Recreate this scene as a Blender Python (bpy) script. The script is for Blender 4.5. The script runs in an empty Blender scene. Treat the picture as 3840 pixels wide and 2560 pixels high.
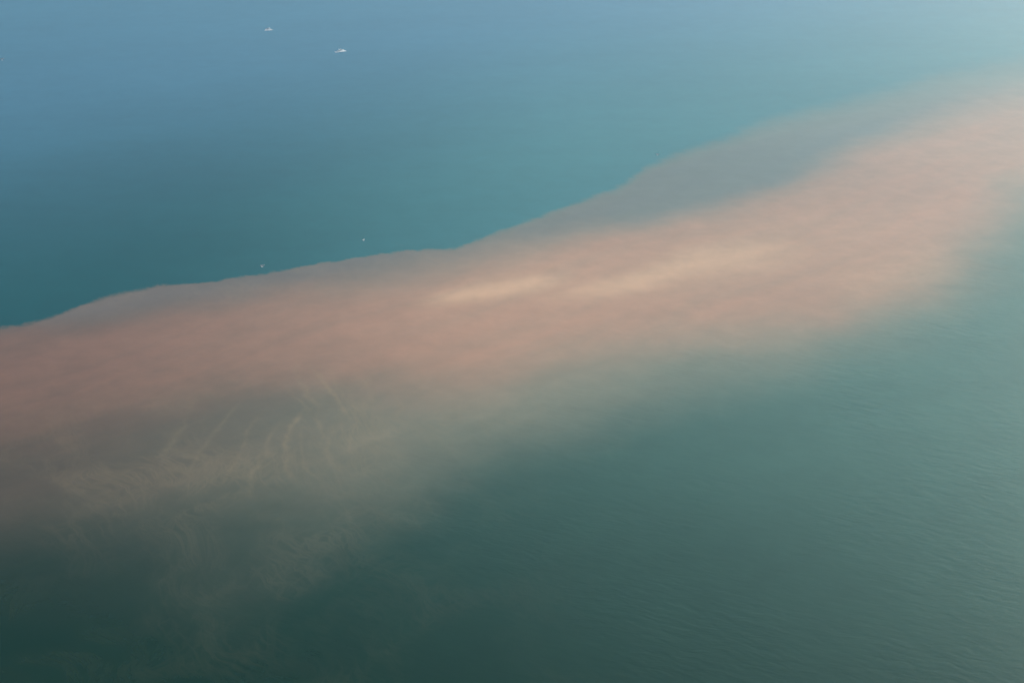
import bpy, bmesh, math, random
from mathutils import Vector, Matrix

# ------------------------------------------------------------------ camera
sc = bpy.context.scene
H = 600.0            # height of the aircraft above the sea, metres
DEP = 25.0          # downward tilt of the view, degrees
LENS = 50.0
cam_d = bpy.data.cameras.new("camera")
cam = bpy.data.objects.new("camera", cam_d)
sc.collection.objects.link(cam)
cam.location = (0, 0, H)
cam.rotation_euler = (math.radians(90 - DEP), 0, 0)
cam_d.lens = LENS
cam_d.sensor_width = 36
cam_d.clip_start = 1.0
cam_d.clip_end = 200000.0
sc.camera = cam

# ------------------------------------------------------------------ light
SUN_EL = 22.3181 
SUN_AZ = 43.4395 # degrees to the right of the viewing direction (+Y)
SUN_POWER = 4.00605 
SUN_TINT = (1.0, 0.98, 0.92)
SKY_POWER = 0.078
HAZE_TINT = (0.3183, 0.72496, 1)
HAZE_DENSITY = 5e-05
HAZE_FORWARD = 0.465176 
SEA_ROUGH = 0.25
OZONE = 0 
world = bpy.data.worlds.new("World")
sc.world = world
world.use_nodes = True
wn = world.node_tree
wn.nodes.clear()
sky = wn.nodes.new("ShaderNodeTexSky")
sky.sky_type = 'NISHITA'
sky.sun_disc = False
sky.sun_elevation = math.radians(SUN_EL)
sky.sun_rotation = math.radians(SUN_AZ)
sky.altitude = 0
sky.air_density = 1.0
sky.dust_density = 1.5
sky.ozone_density = OZONE
bg = wn.nodes.new("ShaderNodeBackground")
bg.inputs["Strength"].default_value = SKY_POWER
wo = wn.nodes.new("ShaderNodeOutputWorld")
wn.links.new(sky.outputs[0], bg.inputs["Color"])
wn.links.new(bg.outputs[0], wo.inputs["Surface"])

sd = bpy.data.lights.new("sun", 'SUN')
sd.energy = SUN_POWER
sd.angle = math.radians(0.5)
sd.color = SUN_TINT
sun = bpy.data.objects.new("sun", sd)
sc.collection.objects.link(sun)
a, e = math.radians(SUN_AZ), math.radians(SUN_EL)
sun_dir = Vector((math.sin(a) * math.cos(e), math.cos(a) * math.cos(e), math.sin(e)))
sun.rotation_euler = sun_dir.to_track_quat('Z', 'Y').to_euler()
sun.location = (800, 900, 900)

sc.view_settings.view_transform = 'Standard'
sc.view_settings.look = 'None'
EXPO = 0.38
sc.view_settings.exposure = EXPO
sc.view_settings.gamma = 1.0
sc.view_settings.use_curve_mapping = False
sc.render.engine = 'CYCLES'
sc.cycles.use_denoising = True
sc.cycles.max_bounces = 6
sc.cycles.volume_bounces = 1
sc.cycles.use_adaptive_sampling = False

# ------------------------------------------------------------------ survey: where things lie on the sea
F = LENS / 36.0 * 3840.0

def ground(px, py):
    """Sea-level position (metres) of a spot surveyed on the 3840 x 2560 photograph."""
    d = math.radians(DEP)
    fx, fy = (px - 1920.0) / F, (1280.0 - py) / F
    vy = math.cos(d) + fy * math.sin(d)
    vz = -math.sin(d) + fy * math.cos(d)
    t = H / -vz
    return fx * t, vy * t

# ------------------------------------------------------------------ node helpers
class NT:
    def __init__(self, tree):
        self.t = tree
        self.x = 0

    def node(self, kind, **kw):
        n = self.t.nodes.new(kind)
        self.x += 1
        n.location = ((self.x % 40) * 180, -(self.x // 40) * 260)
        for k, v in kw.items():
            setattr(n, k, v)
        return n

    def put(self, sock, v):
        if isinstance(v, bpy.types.NodeSocket):
            self.t.links.new(v, sock)
        elif isinstance(v, (tuple, list)) and sock.type == 'RGBA' and len(v) == 3:
            sock.default_value = (*v, 1)
        else:
            sock.default_value = v

    def m(self, op, a_, b_=None, c_=None, clamp=False):
        n = self.node("ShaderNodeMath", operation=op, use_clamp=clamp)
        self.put(n.inputs[0], a_)
        if b_ is not None:
            self.put(n.inputs[1], b_)
        if c_ is not None:
            self.put(n.inputs[2], c_)
        return n.outputs[0]

    def smooth(self, v, lo, hi):
        n = self.node("ShaderNodeMapRange", interpolation_type='SMOOTHSTEP')
        self.put(n.inputs[0], v)
        self.put(n.inputs[1], lo)
        self.put(n.inputs[2], hi)
        return n.outputs[0]

    def mix(self, f, a_, b_):
        n = self.node("ShaderNodeMix", data_type='RGBA')
        self.put(n.inputs[0], f)
        self.put(n.inputs[6], a_)
        self.put(n.inputs[7], b_)
        return n.outputs[2]

    def curve(self, v, pts):
        """v -> piecewise smooth curve through pts, all in metres."""
        xs = [p[0] for p in pts]
        ys = [p[1] for p in pts]
        x0, x1, y0, y1 = min(xs), max(xs), min(ys), max(ys)
        if y1 - y0 < 1e-6:
            y1 = y0 + 1
        mr = self.node("ShaderNodeMapRange")
        self.put(mr.inputs[0], v)
        mr.inputs[1].default_value = x0
        mr.inputs[2].default_value = x1
        n = self.node("ShaderNodeFloatCurve")
        c = n.mapping.curves[0]
        q = [((p[0] - x0) / (x1 - x0), (p[1] - y0) / (y1 - y0)) for p in sorted(pts)]
        c.points[0].location = q[0]
        c.points[1].location = q[-1]
        for p in q[1:-1]:
            c.points.new(*p)
        for p in c.points:
            p.handle_type = 'AUTO'
        n.mapping.update()
        self.t.links.new(mr.outputs[0], n.inputs[1])
        return self.m('MULTIPLY_ADD', n.outputs[0], y1 - y0, y0)

    def noise(self, vec, scale, detail=3.0, rough=0.5, dist=0.0):
        n = self.node("ShaderNodeTexNoise")
        self.t.links.new(vec, n.inputs["Vector"])
        n.inputs["Scale"].default_value = scale
        n.inputs["Detail"].default_value = detail
        n.inputs["Roughness"].default_value = rough
        n.inputs["Distortion"].default_value = dist
        return n

    def mapping(self, vec, scale=(1, 1, 1), rot=0.0, loc=(0, 0, 0)):
        """turn by rot (about Z), then scale"""
        r = self.node("ShaderNodeMapping")
        self.t.links.new(vec, r.inputs[0])
        r.inputs["Rotation"].default_value = (0, 0, rot)
        r.inputs["Location"].default_value = loc
        s = self.node("ShaderNodeVectorMath", operation='MULTIPLY')
        self.t.links.new(r.outputs[0], s.inputs[0])
        s.inputs[1].default_value = scale
        return s.outputs[0]

# ------------------------------------------------------------------ the sea
def edge_points(pts, k=1.6333):
    """[(x, y, softness)] read on the 2352-px view -> world (x, y) line and (x, half width) line"""
    pts = list(pts)
    p, q = pts[0], pts[1]
    s = (q[1] - p[1]) / (q[0] - p[0])
    s = max(-0.3, min(0.0, s))
    pts.insert(0, (p[0] - 500, p[1] - 500 * s, p[2]))
    p = pts[-1]
    pts.append((p[0] + 300, p[1] - 45, p[2]))
    line, half = [], []
    for x, y, w in pts:
        X, Y = ground(x * k, y * k)
        Ya = ground(x * k, (y - w) * k)[1]
        Yb = ground(x * k, (y + w) * k)[1]
        line.append((X, Y))
        half.append((X, 0.5 * abs(Ya - Yb)))
    return line, half

def build_sea_material():
    mat = bpy.data.materials.new("sea_water")
    mat.use_nodes = True
    tr = mat.node_tree
    tr.nodes.clear()
    N = NT(tr)
    geo = N.node("ShaderNodeNewGeometry")
    P = geo.outputs["Position"]

    # currents bend every boundary a little
    def warp(vec, scale, amp, detail=3.0, rough=0.55, stretch=(1, 1, 1), rot=0.0):
        n = N.noise(N.mapping(vec, stretch, rot), scale, detail, rough)
        s = N.node("ShaderNodeVectorMath", operation='SUBTRACT')
        tr.links.new(n.outputs["Color"], s.inputs[0])
        s.inputs[1].default_value = (0.5, 0.5, 0.5)
        k = N.node("ShaderNodeVectorMath", operation='MULTIPLY')
        tr.links.new(s.outputs[0], k.inputs[0])
        k.inputs[1].default_value = amp
        ad = N.node("ShaderNodeVectorMath", operation='ADD')
        tr.links.new(vec, ad.inputs[0])
        tr.links.new(k.outputs[0], ad.inputs[1])
        return ad.outputs[0]

    def xy(vec):
        s = N.node("ShaderNodeSeparateXYZ")
        tr.links.new(vec, s.inputs[0])
        return s.outputs[0], s.outputs[1]

    fx, fy = xy(warp(warp(P, 0.010, (16, 30, 0), 3.0, 0.5), 0.034, (16, 34, 0), 6.0, 0.68))     # crisp front: small ragged bends
    sx, sy = xy(warp(P, 0.006, (70, 90, 0), 6.0, 0.6))      # diffuse inner limits: large ragged bends

    def edge(x, y, pts):
        line, half = edge_points(pts)
        c = N.curve(x, line)
        h = N.curve(x, half)
        d = N.m('DIVIDE', N.m('SUBTRACT', c, y), h)       # +1 towards the viewer, -1 away
        return N.smooth(d, -1.0, 1.0)

    E1 = edge(fx, fy, [(0, 752, 6), (100, 733, 7), (200, 700, 8), (300, 672, 8), (370, 657, 5), (500, 645, 4),
                       (600, 628, 4), (750, 602, 4), (870, 585, 4), (960, 572, 4), (1040, 568, 6), (1150, 535, 9),
                       (1250, 500, 11), (1350, 460, 12), (1430, 425, 14), (1500, 383, 16), (1580, 355, 20),
                       (1640, 338, 24), (1750, 300, 32), (1850, 275, 36), (1950, 255, 40), (2050, 232, 42),
                       (2150, 205, 46), (2250, 185, 48), (2352, 168, 50)])
    E2 = edge(sx, sy, [(0, 762, 30), (200, 740, 40), (400, 716, 48), (600, 692, 52), (700, 672, 56), (900, 640, 62),
                       (1000, 618, 62), (1100, 592, 58), (1250, 560, 52), (1350, 540, 46), (1500, 522, 36),
                       (1600, 500, 34), (1700, 470, 36), (1800, 436, 38), (1880, 400, 42), (1980, 350, 46),
                       (2060, 318, 48), (2150, 285, 52), (2250, 250, 56), (2352, 225, 60)])
    E3 = edge(sx, sy, [(0, 990, 130), (200, 960, 120), (400, 925, 100), (600, 885, 85), (700, 870, 85), (900, 885, 90),
                       (1100, 875, 95), (1250, 835, 90), (1400, 800, 90), (1600, 765, 80), (1750, 745, 70),
                       (1900, 730, 70), (2000, 700, 70), (2120, 640, 70), (2230, 550, 75), (2300, 470, 80),
                       (2352, 420, 80)])
    E4 = edge(sx, sy, [(0, 1225, 100), (200, 1190, 120), (450, 1160, 140), (600, 1150, 150), (850, 1110, 150),
                       (1000, 1050, 130), (1150, 1005, 125), (1350, 955, 125), (1500, 900, 115), (1700, 845, 105),
                       (1900, 790, 95), (2050, 750, 90), (2200, 660, 90), (2290, 560, 90), (2352, 480, 90)])

    # brighter tongues of sand inside the plume
    def tongue(pts, cols=1.6333):
        line, half = [], []
        for x, y, w in pts:
            X, Y = ground(x * cols, y * cols)
            h = 0.5 * abs(ground(x * cols, (y - w) * cols)[1] - ground(x * cols, (y + w) * cols)[1])
            line.append((X, Y))
            half.append((X, h))
        c = N.curve(mx, line)
        h = N.curve(mx, half)
        d = N.m('DIVIDE', N.m('SUBTRACT', my, c), h)
        g = N.m('EXPONENT', N.m('MULTIPLY', N.m('MULTIPLY', d, d), -1.0))
        L = line[-1][0] - line[0][0]
        up = N.smooth(mx, line[0][0], line[0][0] + 0.35 * L)
        dn = N.smooth(mx, line[-1][0], line[-1][0] - 0.35 * L)
        return N.m('MULTIPLY', g, N.m('MULTIPLY', up, dn))
    mx, my = xy(warp(P, 0.012, (24, 24, 0), 5.0, 0.6, (1, 1, 1)))
    T1 = tongue([(920, 702, 15), (1050, 679, 19), (1130, 665, 21), (1220, 653, 20), (1350, 640, 18)])
    T2 = tongue([(1190, 696, 15), (1330, 670, 18), (1430, 650, 21), (1520, 626, 26), (1600, 602, 34), (1900, 565, 36)])
    T3 = tongue([(1850, 676, 42), (2000, 642, 42), (2080, 622, 42), (2250, 575, 42)])
    T4 = tongue([(600, 760, 50), (1100, 725, 50), (1400, 700, 50)])
    TW = tongue([(700, 715, 50), (1100, 665, 70), (1500, 620, 80), (1800, 570, 90), (2250, 480, 100)])

    # thin filaments drawn out of the plume by eddies: x as a function of y
    wx, wy = xy(warp(P, 0.022, (24, 20, 0), 5.0, 0.62))
    def wisp(pts, w, k=1.6333):
        line = [ground(x * k, y * k) for x, y in pts]
        q = [(Y, X) for X, Y in line]
        c = N.curve(wy, q)
        y0, y1 = min(p[0] for p in q), max(p[0] for p in q)
        L = y1 - y0
        d = N.m('DIVIDE', N.m('SUBTRACT', wx, c), w)
        g = N.m('EXPONENT', N.m('MULTIPLY', N.m('MULTIPLY', d, d), -1.0))
        return N.m('MULTIPLY', g, N.m('MULTIPLY', N.smooth(wy, y0, y0 + 0.25 * L), N.smooth(wy, y1, y1 - 0.3 * L)))
    W = [(wisp([(706, 815), (735, 870), (765, 900), (785, 935), (803, 975)], 3.0), 1.0),
         (wisp([(678, 815), (690, 880), (705, 905), (745, 940)], 3.5), 0.75),
         (wisp([(720, 915), (672, 985), (655, 1035), (665, 1075), (700, 1115)], 2.6), 0.8),
         (wisp([(775, 960), (745, 1030), (770, 1070), (815, 1095)], 3.5), 0.45),
         (wisp([(650, 960), (600, 1060), (578, 1115), (600, 1160)], 3.2), 0.5),
         (wisp([(825, 830), (845, 900), (835, 950)], 3.2), 0.45),
         (wisp([(865, 850), (905, 910), (925, 970)], 3.0), 0.4),
         (wisp([(455, 890), (425, 960), (395, 1010), (350, 1070)], 4.0), 0.4),
         (wisp([(745, 835), (770, 880), (800, 915), (835, 960)], 2.0), 0.5),
         (wisp([(640, 850), (668, 900), (700, 930), (735, 990), (720, 1040)], 2.2), 0.45),
         (wisp([(700, 970), (690, 1030), (715, 1080), (760, 1110)], 1.8), 0.5),
         (wisp([(620, 930), (560, 1010), (540, 1070), (500, 1120)], 2.2), 0.4),
         (wisp([(790, 880), (815, 960), (800, 1020), (840, 1060)], 2.0), 0.4),
         (wisp([(560, 900), (520, 960), (455, 1040), (430, 1110)], 2.4), 0.4)]
    ws = None
    for s, k in W:
        v = N.m('MULTIPLY', s, k)
        ws = v if ws is None else N.m('MAXIMUM', ws, v)

    # fine threads of silt, drawn out and curled by the current; each scale is bent by the one before it
    q1 = warp(warp(P, 0.0060, (120, 150, 0), 2.0, 0.5), 0.022, (24, 30, 0), 3.0, 0.6)
    def threads(sx_, sy_, rot, sharp):
        n = N.noise(N.mapping(q1, (1 / sx_, 1 / sy_, 1), math.radians(rot)), 1.0, 4.0, 0.62, 0.4)
        r = N.m('SUBTRACT', 1.0, N.m('ABSOLUTE', N.m('MULTIPLY_ADD', n.outputs["Fac"], 2.0, -1.0)))
        return N.m('POWER', N.m('MAXIMUM', r, 0.0), sharp)
    th = N.m('MAXIMUM', threads(14, 95, -30, 7.0), N.m('MULTIPLY', threads(24, 130, 24, 8.0), 0.8))
    gate = N.noise(N.mapping(q1, (1, 1, 1)), 0.011, 3.0, 0.55)
    th = N.m('MULTIPLY', th, N.smooth(gate.outputs["Fac"], 0.38, 0.66))
    th_x = N.m('MULTIPLY', N.smooth(sx, 160.0, -120.0), N.smooth(sx, -620.0, -260.0))
    patch = N.noise(N.mapping(P, (0.5, 1.0, 1), math.radians(-12)), 0.0045, 4.0, 0.55)
    pt = N.m('SUBTRACT', N.smooth(patch.outputs["Fac"], 0.3, 0.7), 0.5)
    # banding along the drift of the plume
    bandn = N.noise(N.mapping(warp(P, 0.004, (90, 90, 0), 3.0, 0.5), (1 / 420.0, 1 / 52.0, 1), math.radians(-42)), 1.0, 5.0, 0.6, 0.3)
    bn = N.m('SUBTRACT', N.smooth(bandn.outputs["Fac"], 0.28, 0.72), 0.5)
    mott = N.noise(warp(P, 0.02, (30, 30, 0), 3.0, 0.5), 0.03, 5.0, 0.65)
    mo = N.m('SUBTRACT', mott.outputs["Fac"], 0.5)

    inv = lambda s: N.m('SUBTRACT', 1.0, s)
    E5 = edge(sx, sy, [(0, 1360, 110), (300, 1370, 120), (500, 1400, 130), (700, 1330, 130), (900, 1200, 120),
                       (1100, 1090, 120), (1350, 1010, 120), (1600, 930, 110), (1900, 850, 100), (2100, 790, 90),
                       (2352, 620, 80)])
    veil = N.m('MULTIPLY', E1, inv(E2))
    thin = N.m('MULTIPLY', E1, inv(E4))
    low = N.m('MULTIPLY', E1, inv(E5))
    strong = N.m('MULTIPLY', E1, N.m('MULTIPLY', E2, inv(E3)))

    # water types: open to sheltered sea and silt load, plus vignetting painted in, darker leftwards
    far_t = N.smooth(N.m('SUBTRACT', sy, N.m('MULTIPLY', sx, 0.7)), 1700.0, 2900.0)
    cross_t = N.smooth(sx, -470.0, 120.0)  # clear water lightens rightwards: light falloff at the frame's left put into its colour
    near_t = N.smooth(N.m("ADD", N.m("MULTIPLY", sx, 0.6), N.m("SUBTRACT", sy, 900.0)), -300.0, 650.0)  # milky by the plume, darkened at bottom left by painted vignetting
    silt_falloff_t = N.smooth(sx, -560.0, 40.0)  # plume dulled to the left: thinner silt plus vignetting in the colour
    grey_t = N.smooth(sx, -430.0, 60.0)
    veil_t = N.smooth(sx, -500.0, 500.0)
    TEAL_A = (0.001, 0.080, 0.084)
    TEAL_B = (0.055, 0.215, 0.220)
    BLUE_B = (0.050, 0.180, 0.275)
    GREEN_A = (0.001, 0.023, 0.006)
    GREEN_B = (0.090, 0.200, 0.155)
    VEIL_A = (0.22, 0.165, 0.135)
    VEIL_B = (0.150, 0.200, 0.190)
    GREY_A = (0.122, 0.082, 0.052)
    GREY_B = (0.320, 0.285, 0.195)
    PINK_A = (0.285, 0.138, 0.086)
    PINK_B = (0.580, 0.305, 0.188)
    SAND = (0.86, 0.53, 0.31)
    WISP = (0.40, 0.29, 0.16)
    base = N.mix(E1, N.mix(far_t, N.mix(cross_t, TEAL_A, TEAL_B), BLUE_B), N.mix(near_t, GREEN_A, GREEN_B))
    grey = N.mix(grey_t, GREY_A, GREY_B)
    col = N.mix(N.m('MULTIPLY', low, N.m('MULTIPLY_ADD', N.m('MULTIPLY', th, th_x), 0.10, 0.14)), base, grey)
    a_thin = N.m('MULTIPLY', thin, N.m('ADD', N.m('MULTIPLY_ADD', pt, 0.10, 0.82), N.m('MULTIPLY', bn, 0.16)))
    col = N.mix(a_thin, col, grey)
    col = N.mix(N.m('MULTIPLY', veil, N.m('ADD', N.m('MULTIPLY_ADD', bn, 0.15, 0.75), N.m('MULTIPLY', veil_t, -0.14))), col, N.mix(veil_t, VEIL_A, VEIL_B))
    a_str = N.m('ADD', N.m('MULTIPLY_ADD', bn, 0.20, 0.78), N.m('MULTIPLY', mo, 0.25))
    col = N.mix(N.m('MULTIPLY', strong, a_str), col, N.mix(silt_falloff_t, PINK_A, PINK_B))
    tong = N.m('MAXIMUM', N.m('MAXIMUM', T1, T2), N.m('MULTIPLY', T3, 0.30))
    ta = N.m('MULTIPLY', tong, N.m('ADD', N.m('MULTIPLY_ADD', bn, 0.15, 0.66), N.m('MULTIPLY', mo, 0.30)))
    col = N.mix(N.m('MULTIPLY', TW, 0.20), col, SAND)
    col = N.mix(ta, col, SAND)
    col = N.mix(N.m('MULTIPLY', T4, 0.20), col, PINK_B)
    near = N.m('MULTIPLY', E1, inv(strong))
    wsm = N.m('MULTIPLY', ws, N.m('MULTIPLY_ADD', mo, 3.2, 0.9))
    col = N.mix(N.m('MULTIPLY', N.m('MULTIPLY', N.m('MULTIPLY_ADD', near, 0.6, 0.4), wsm), 0.29), col, WISP)
    col = N.mix(N.m('MULTIPLY', N.m('MULTIPLY', N.m('MULTIPLY', near, N.m('MULTIPLY_ADD', inv(E4), 0.80, 0.20)), N.m('MULTIPLY', th, th_x)), 0.22), col, WISP)
    tex = N.m('ADD', 1.0, N.m('ADD', N.m('MULTIPLY', mo, 0.25), N.m('MULTIPLY', pt, 0.10)))
    vm = N.node("ShaderNodeVectorMath", operation='SCALE')
    tr.links.new(col, vm.inputs[0])
    tr.links.new(tex, vm.inputs["Scale"])
    col = vm.outputs[0]

    # waves: long crests plus short chop
    wv = warp(P, 0.035, (7, 7, 0), 2.0, 0.5)
    w1 = N.noise(N.mapping(wv, (1 / 17.0, 1 / 6.0, 1), math.radians(25)), 1.0, 2.0, 0.45, 0.5)
    w2 = N.noise(N.mapping(wv, (1 / 6.0, 1 / 2.4, 1), math.radians(17)), 1.0, 4.0, 0.6, 0.3)
    w3 = N.noise(N.mapping(wv, (1 / 30.0, 1 / 13.0, 1), math.radians(38)), 1.0, 2.0, 0.5)
    gust = N.noise(warp(P, 0.004, (80, 80, 0), 2.0, 0.5), 0.007, 4.0, 0.6)
    gs = N.smooth(gust.outputs["Fac"], 0.36, 0.64)
    shel = N.smooth(N.m('SUBTRACT', sx, N.m('MULTIPLY', sy, 0.9)), -1400.0, -350.0)   # more wind away from the plume
    gk = N.m('MULTIPLY', N.m('MULTIPLY_ADD', gs, 0.7, 0.45), N.m('MULTIPLY_ADD', shel, 0.60, 0.40))
    hgt = N.m('MULTIPLY', gk, N.m('ADD', N.m('ADD', w1.outputs["Fac"], N.m('MULTIPLY', w3.outputs["Fac"], 0.5)),
                                  N.m('MULTIPLY', w2.outputs["Fac"], 0.50)))
    bump = N.node("ShaderNodeBump")
    bump.inputs["Strength"].default_value = 1.0
    bump.inputs["Distance"].default_value = 0.21
    tr.links.new(hgt, bump.inputs["Height"])

    bs = N.node("ShaderNodeBsdfPrincipled")
    tr.links.new(col, bs.inputs["Base Color"])
    bs.inputs["Roughness"].default_value = SEA_ROUGH
    bs.inputs["IOR"].default_value = 1.333
    tr.links.new(bump.outputs[0], bs.inputs["Normal"])
    out = N.node("ShaderNodeOutputMaterial")
    tr.links.new(bs.outputs[0], out.inputs["Surface"])
    return mat

R = 30000.0
bm = bmesh.new()
bmesh.ops.create_grid(bm, x_segments=60, y_segments=60, size=R)
me = bpy.data.meshes.new("sea")
bm.to_mesh(me)
bm.free()
sea = bpy.data.objects.new("sea", me)
sc.collection.objects.link(sea)
me.materials.append(build_sea_material())
sea["kind"] = "structure"

# ------------------------------------------------------------------ haze
bm = bmesh.new()
bmesh.ops.create_cube(bm, size=1.0)
for v in bm.verts:
    v.co.x *= 2 * R + 200
    v.co.y *= 2 * R + 200
    v.co.z = -1.0 if v.co.z < 0 else H + 20
me = bpy.data.meshes.new("haze")
bm.to_mesh(me)
bm.free()
haze = bpy.data.objects.new("haze", me)
sc.collection.objects.link(haze)
haze["kind"] = "stuff"
hm = bpy.data.materials.new("haze_air")
hm.use_nodes = True
hm.node_tree.nodes.clear()
pv = hm.node_tree.nodes.new("ShaderNodeVolumePrincipled")
pv.inputs["Color"].default_value = (*HAZE_TINT, 1)
pv.inputs["Density"].default_value = HAZE_DENSITY
pv.inputs["Anisotropy"].default_value = HAZE_FORWARD
ho = hm.node_tree.nodes.new("ShaderNodeOutputMaterial")
hm.node_tree.links.new(pv.outputs[0], ho.inputs["Volume"])
me.materials.append(hm)

# ------------------------------------------------------------------ boats
def plain(name, col, rough=0.4, metal=0.0, var=0.06):
    m = bpy.data.materials.new(name)
    m.use_nodes = True
    t = m.node_tree
    b = t.nodes["Principled BSDF"]
    tc = t.nodes.new("ShaderNodeTexCoord")
    nz = t.nodes.new("ShaderNodeTexNoise")
    nz.inputs["Scale"].default_value = 1.7
    nz.inputs["Detail"].default_value = 4
    t.links.new(tc.outputs["Object"], nz.inputs["Vector"])
    mx = t.nodes.new("ShaderNodeMix")
    mx.data_type = 'RGBA'
    mx.inputs[6].default_value = (*[c * (1 - var) for c in col], 1)
    mx.inputs[7].default_value = (*[min(1, c * (1 + var)) for c in col], 1)
    t.links.new(nz.outputs["Fac"], mx.inputs[0])
    t.links.new(mx.outputs[2], b.inputs["Base Color"])
    b.inputs["Roughness"].default_value = rough
    b.inputs["Metallic"].default_value = metal
    return m

M_WHITE = plain("white_gelcoat", (0.80, 0.81, 0.82), 0.28)
M_DECK = plain("cream_deck", (0.66, 0.63, 0.56), 0.6)
M_GLASS = plain("tinted_glass", (0.03, 0.04, 0.05), 0.08)
M_METAL = plain("stainless_rail", (0.60, 0.61, 0.62), 0.25, 1.0)
M_BLUE = plain("blue_canvas", (0.04, 0.10, 0.22), 0.8)
M_BLACK = plain("black_rubber", (0.03, 0.03, 0.035), 0.55)
M_PALE = plain("weathered_pale_paint", (0.74, 0.77, 0.78), 0.5, 0, 0.08)
M_WOOD = plain("weathered_wood", (0.30, 0.22, 0.14), 0.7, 0, 0.2)

def link_mesh(name, bm_, mat, parent=None, smooth=False):
    bmesh.ops.recalc_face_normals(bm_, faces=bm_.faces[:])
    me_ = bpy.data.meshes.new(name)
    bm_.to_mesh(me_)
    bm_.free()
    if smooth:
        for p in me_.polygons:
            p.use_smooth = True
    me_.materials.append(mat)
    o = bpy.data.objects.new(name, me_)
    sc.collection.objects.link(o)
    if parent is not None:
        o.parent = parent
    return o

def root(name, label, cat, loc, yaw, group=None):
    o = bpy.data.objects.new(name, None)
    sc.collection.objects.link(o)
    o.location = loc
    o.rotation_euler = (0, 0, yaw)
    o["label"] = label
    o["category"] = cat
    if group:
        o["group"] = group
    return o

def add_loft(bm_, rings, close_ring=True, caps=True):
    R_ = [[bm_.verts.new(p) for p in r] for r in rings]
    n = len(R_[0])
    for a_, b_ in zip(R_, R_[1:]):
        for i in range(n if close_ring else n - 1):
            j = (i + 1) % n
            bm_.faces.new((a_[i], a_[j], b_[j], b_[i]))
    if caps and close_ring:
        bm_.faces.new(R_[0][::-1])
        bm_.faces.new(R_[-1])

def hull_bm(L, B, D, draft, bowrise=0.35, thick=0.08, nst=13):
    """bow towards +X; open shell with an inner skin"""
    bm_ = bmesh.new()
    rings = []
    for i in range(nst):
        t = i / (nst - 1)
        x = (t - 0.5) * L
        b = 0.5 * B * (0.86 + 0.14 * math.sin(min(1, t / 0.45) * math.pi / 2)) * (1 - max(0, (t - 0.45) / 0.55) ** 2.3 * 0.985)
        zs = D + bowrise * t ** 2.2
        zk = -draft * (1 - max(0, (t - 0.7) / 0.3) ** 2) + (0.25 * D) * max(0, (t - 0.85) / 0.15) ** 2
        zc = 0.10 * D + 0.35 * D * max(0, (t - 0.5) / 0.5) ** 1.5
        ib = max(b - thick, 0.006)
        zi = 0.30 * D + 0.2 * bowrise * t
        rings.append([(x, 0, zk), (x, b * 0.84, zc), (x, b, zs), (x, ib, zs),
                      (x, ib * 0.9, zi), (x, -ib * 0.9, zi), (x, -ib, zs), (x, -b, zs), (x, -b * 0.84, zc)])
    add_loft(bm_, rings)
    return bm_

def prism_bm(bm_, x0, x1, w0, w1, z0, z1, rake0=0.0, rake1=0.0, taper=0.85):
    """box with sloped front (x1) and back (x0): the top is inset by the rakes"""
    add_loft(bm_, [[(x0, -w0 / 2, z0), (x0, w0 / 2, z0), (x0 + rake0, w0 / 2 * taper, z1), (x0 + rake0, -w0 / 2 * taper, z1)],
                   [(x1, -w1 / 2, z0), (x1, w1 / 2, z0), (x1 - rake1, w1 / 2 * taper, z1), (x1 - rake1, -w1 / 2 * taper, z1)]])

def tube(bm_, pts, r, n=6):
    rings = []
    for i, p in enumerate(pts):
        a_ = Vector(pts[max(0, i - 1)])
        b_ = Vector(pts[min(len(pts) - 1, i + 1)])
        d = (b_ - a_).normalized()
        u = d.cross(Vector((0, 0, 1)))
        if u.length < 0.1:
            u = d.cross(Vector((1, 0, 0)))
        u.normalize()
        v = d.cross(u)
        rings.append([Vector(p) + (u * math.cos(k * 2 * math.pi / n) + v * math.sin(k * 2 * math.pi / n)) * r for k in range(n)])
    add_loft(bm_, rings)

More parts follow.
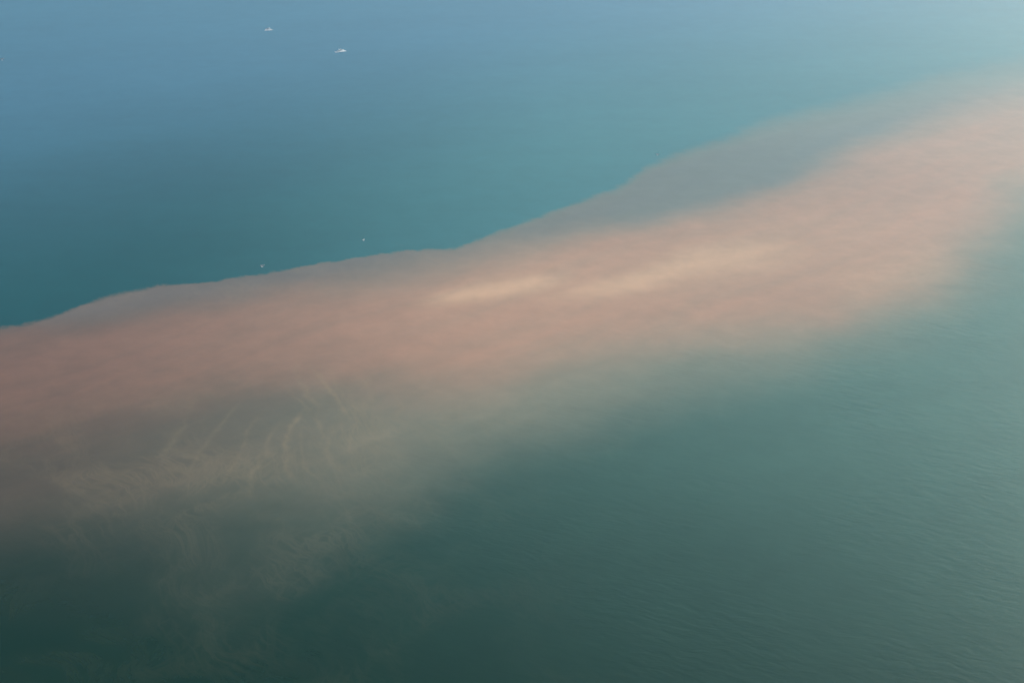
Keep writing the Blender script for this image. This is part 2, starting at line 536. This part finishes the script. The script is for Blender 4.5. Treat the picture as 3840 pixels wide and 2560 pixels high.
def cruiser(name, label, loc, yaw, L, fly=True, group=None):
    r = root(name, label, "boat", loc, yaw, group)
    B, D = L * 0.30, L * 0.115
    rise = L * 0.05
    link_mesh("hull", hull_bm(L, B, D, L * 0.05, rise, 0.10, 19), M_WHITE, r)
    # foredeck
    bm_ = bmesh.new()
    rings = []
    for i in range(9):
        t = 0.52 + 0.47 * i / 8
        x = (t - 0.5) * L
        b = 0.5 * B * (1 - max(0, (t - 0.45) / 0.55) ** 2.3 * 0.985) - 0.11
        b = max(b, 0.02)
        z = D + rise * t ** 2.2 - 0.03
        rings.append([(x, -b, z - 0.06), (x, b, z - 0.06), (x, b, z), (x, 0, z + 0.10), (x, -b, z)])
    add_loft(bm_, rings)
    link_mesh("foredeck", bm_, M_WHITE, r)
    bm_ = bmesh.new()
    prism_bm(bm_, -0.47 * L, -0.10 * L, B * 0.74, B * 0.78, D * 0.32, D * 0.50, 0, 0, 1.0)
    link_mesh("cockpit_floor", bm_, M_DECK, r)
    bm_ = bmesh.new()
    z0, z1 = D * 0.55, D + L * 0.125
    prism_bm(bm_, -0.16 * L, 0.30 * L, B * 0.72, B * 0.50, z0, z1, 0.02 * L, 0.15 * L, 0.86)
    cab = link_mesh("cabin", bm_, M_WHITE, r)
    # windscreen and side windows stand 3 cm proud of the cabin
    bm_ = bmesh.new()
    f0, f1 = 0.27, 0.92
    def front(f, s, off):
        x = (0.30 * L) - 0.15 * L * f + off
        w = B * 0.50 / 2 * (1 - 0.14 * f) * 0.88
        return (x, s * w, z0 + (z1 - z0) * f)
    fa, fb = 0.60, 0.95
    add_loft(bm_, [[front(fa, -1, 0.0), front(fa, 1, 0.0), front(fb, 1, 0.0), front(fb, -1, 0.0)],
                   [front(fa, -1, 0.05), front(fa, 1, 0.05), front(fb, 1, 0.05), front(fb, -1, 0.05)]])
    link_mesh("windscreen", bm_, M_GLASS, cab)
    for s in (-1, 1):
        bm_ = bmesh.new()
        def side(x, f, off):
            u = (x + 0.16 * L) / (0.46 * L)
            w = (B * 0.72 * (1 - u) + B * 0.50 * u) / 2 * (1 - 0.14 * f) + off
            return (x, s * w, z0 + (z1 - z0) * f)
        add_loft(bm_, [[side(-0.11 * L, .62, -0.02), side(0.13 * L, .62, -0.02), side(0.09 * L, .9, -0.02), side(-0.10 * L, .9, -0.02)],
                       [side(-0.11 * L, .62, 0.04), side(0.13 * L, .62, 0.04), side(0.09 * L, .9, 0.04), side(-0.10 * L, .9, 0.04)]])
        link_mesh("side_window", bm_, M_GLASS, cab)
    bm_ = bmesh.new()
    prism_bm(bm_, -0.30 * L, 0.14 * L, B * 0.70, B * 0.56, z1 + 0.004, z1 + 0.11, 0.01 * L, 0.02 * L, 0.95)
    link_mesh("roof", bm_, M_WHITE, cab)
    for s in (-1, 1):
        bm_ = bmesh.new()
        tube(bm_, [(-0.28 * L, s * B * 0.33, D * 0.9), (-0.275 * L, s * B * 0.32, z1 + 0.02)], 0.04)
        link_mesh("roof_post", bm_, M_METAL, r)
    if fly:
        bm_ = bmesh.new()
        zt = z1 + 0.115
        prism_bm(bm_, -0.24 * L, 0.07 * L, B * 0.56, B * 0.44, zt, zt + L * 0.055, 0.0, 0.06 * L, 0.92)
        fb_ = link_mesh("flybridge", bm_, M_WHITE, r)
        bm_ = bmesh.new()
        prism_bm(bm_, -0.19 * L, -0.12 * L, B * 0.40, B * 0.40, zt + L * 0.055 + .004, zt + L * 0.09, 0, 0.01 * L, 0.95)
        link_mesh("seat", bm_, M_DECK, fb_)
    bm_ = bmesh.new()
    zt = z1 + 0.115
    w = B * 0.30
    tube(bm_, [(-0.25 * L, -w, zt), (-0.28 * L, -w * .9, zt + L * .10), (-0.28 * L, 0, zt + L * .115), (-0.28 * L, w * .9, zt + L * .10), (-0.25 * L, w, zt)], 0.07)
    arch = link_mesh("radar_arch", bm_, M_WHITE, r)
    bm_ = bmesh.new()
    bmesh.ops.create_cone(bm_, cap_ends=True, segments=14, radius1=0.28, radius2=0.20, depth=0.22,
                          matrix=Matrix.Translation((-0.28 * L, 0, zt + L * .115 + 0.19)))
    link_mesh("radar_dome", bm_, M_WHITE, arch)
    # pulpit rail
    bm_ = bmesh.new()
    for s in (-1, 1):
        pts = []
        for i in range(9):
            t = 0.62 + 0.36 * i / 8
            b = 0.5 * B * (1 - max(0, (t - 0.45) / 0.55) ** 2.3 * 0.985) - 0.06
            pts.append(((t - .5) * L, s * max(b, 0.03), D + rise * t ** 2.2 + 0.55))
        tube(bm_, pts, 0.02, 5)
        for p in pts[::2]:
            tube(bm_, [(p[0], p[1], p[2] - 0.57), p], 0.016, 5)
    link_mesh("bow_rail", bm_, M_METAL, r)
    bm_ = bmesh.new()
    prism_bm(bm_, -0.5 * L - 0.9, -0.5 * L - 0.003, B * 0.70, B * 0.78, D * 0.18, D * 0.26, 0, 0, 1.0)
    link_mesh("swim_platform", bm_, M_DECK, r)
    return r

def skiff(name, label, loc, yaw, L, group=None):
    r = root(name, label, "boat", loc, yaw, group)
    B, D = L * 0.36, L * 0.13
    link_mesh("hull", hull_bm(L, B, D, L * 0.04, L * 0.06, 0.05, 11), M_PALE, r)
    for x in (-0.28, 0.02, 0.25):
        bm_ = bmesh.new()
        w = B * (0.84 if x < 0.1 else 0.70)
        prism_bm(bm_, x * L - 0.14, x * L + 0.14, w, w * .97, D * 0.78, D * 0.86, 0, 0, 1.0)
        link_mesh("thwart", bm_, M_WOOD, r)
    bm_ = bmesh.new()
    prism_bm(bm_, -0.5 * L - 0.34, -0.5 * L - 0.02, 0.26, 0.30, D * 0.95, D * 0.95 + 0.42, 0.05, 0.03, 0.8)
    mo = link_mesh("outboard_motor", bm_, M_WHITE, r)
    bm_ = bmesh.new()
    tube(bm_, [(-0.5 * L - 0.20, 0, D * 0.95), (-0.5 * L - 0.22, 0, -0.35)], 0.07)
    link_mesh("leg", bm_, M_BLACK, mo)
    return r

def foam_material():
    m = bpy.data.materials.new("sea_foam")
    m.use_nodes = True
    t = m.node_tree
    b = t.nodes["Principled BSDF"]
    b.inputs["Base Color"].default_value = (0.80, 0.84, 0.85, 1)
    b.inputs["Roughness"].default_value = 0.8
    tc = t.nodes.new("ShaderNodeTexCoord")
    nz = t.nodes.new("ShaderNodeTexNoise")
    nz.inputs["Scale"].default_value = 0.9
    nz.inputs["Detail"].default_value = 6
    nz.inputs["Roughness"].default_value = 0.65
    t.links.new(tc.outputs["Object"], nz.inputs["Vector"])
    sp = t.nodes.new("ShaderNodeAttribute")
    sp.attribute_name = "foam_cover"
    mr = t.nodes.new("ShaderNodeMath")
    mr.operation = 'ADD'
    t.links.new(nz.outputs["Fac"], mr.inputs[0])
    t.links.new(sp.outputs["Fac"], mr.inputs[1])
    m2 = t.nodes.new("ShaderNodeMapRange")
    m2.inputs[1].default_value = 0.85
    m2.inputs[2].default_value = 1.15
    t.links.new(mr.outputs[0], m2.inputs[0])
    t.links.new(m2.outputs[0], b.inputs["Alpha"])
    return m
M_FOAM = foam_material()

def foam(name, label, loc, yaw, length, w0, w1, dens0=0.75, dens1=0.15, crest=0.10):
    """a thin churned sheet trailing towards -X; ragged by its own noise, thickest down the middle"""
    bm_ = bmesh.new()
    nx, ny = 26, 9
    g = []
    dl = bm_.verts.layers.float.new("foam_cover")
    for i in range(nx + 1):
        t = i / nx
        w = w0 + (w1 - w0) * t
        g.append([bm_.verts.new((-t * length, (j / ny - 0.5) * w, 0.03 + crest * math.sin(math.pi * j / ny) * (1 - t) ** 1.5)) for j in range(ny + 1)])
    for i in range(nx + 1):
        for j in range(ny + 1):
            g[i][j][dl] = (dens0 + (dens1 - dens0) * i / nx) * math.sin(math.pi * j / ny) ** 0.7
    for i in range(nx):
        for j in range(ny):
            bm_.faces.new((g[i][j], g[i + 1][j], g[i + 1][j + 1], g[i][j + 1]))
    o = link_mesh(name, bm_, M_FOAM)
    o.location = loc
    o.rotation_euler = (0, 0, yaw)
    o["label"] = label
    o["category"] = "wake" if "wake" in name else "foam"
    return o

def on_sea(px, py, z=0.0):
    X, Y = ground(px, py)
    return (X, Y, z)

# two cruisers on the far blue water
p1 = on_sea(1006, 111)
cruiser("motor_cruiser", "bright white motor cruiser, farthest boat, trailing a pale wake to its right", p1, math.radians(172), 10.0, False,
        group="white cruisers on the open water")
foam("boat_wake", "short pale wake behind the farthest white cruiser", (p1[0] - 5.0, p1[1] - 3.5, 0), math.radians(176), 18.0, 17.0, 12.0,
     1.25, 0.25, 0.5)
p2 = on_sea(1277, 192)
cruiser("motor_cruiser", "longer white motor cruiser lying aslant, right of the cruiser with the wake", p2, math.radians(38), 13.0, False,
        group="white cruisers on the open water")
foam("boat_wake", "patch of churned foam round the hull of the longer white cruiser",
     (p2[0] + 8.0, p2[1] + 2.5, 0), math.radians(34), 20.0, 14.0, 11.0, 1.2, 0.7, 0.5)
# open skiffs
skiff("open_skiff", "small pale open boat just above the plume's crisp left-hand edge", on_sea(984, 996), math.radians(25), 4.6, "small open boats")
skiff("open_skiff", "tiny pale open boat left of a thin streak of foam", on_sea(1364, 899), math.radians(60), 3.6, "small open boats")
skiff("open_skiff", "tiny open boat alone above the right half of the plume edge", on_sea(2466, 579), math.radians(5), 4.4, "small open boats")
skiff("open_skiff", "faint open boat at the far left margin of the blue water", on_sea(9, 222), math.radians(30), 6.0, "small open boats")
foam("foam_streak", "thin pale foam streak on blue water above the plume edge", on_sea(1518, 922), math.radians(-32), 20.0, 1.2, 0.8, 0.42, 0.30)
for lab, px, py, yaw, L_, w_ in (("faint wake round the small open boat at the plume's crisp left edge", 988, 1000, 200, 5.0, 7.0),
                                 ("faint wake of the tiny open boat left of the foam streak", 1368, 902, 215, 3.6, 4.5),
                                 ("faint wake of the tiny open boat alone above the right half of the plume edge", 2470, 582, 185, 5.0, 6.5),
                                 ("faint wake of the open boat at the far left margin", 13, 226, 200, 7.0, 9.0)):
    q_ = on_sea(px, py)
    foam("boat_wake", lab, (q_[0] - L_ * 0.5, q_[1], 0), math.radians(yaw), L_ * 0.7, w_ * 0.55, w_ * 0.4, 0.8, 0.3, 0.15)
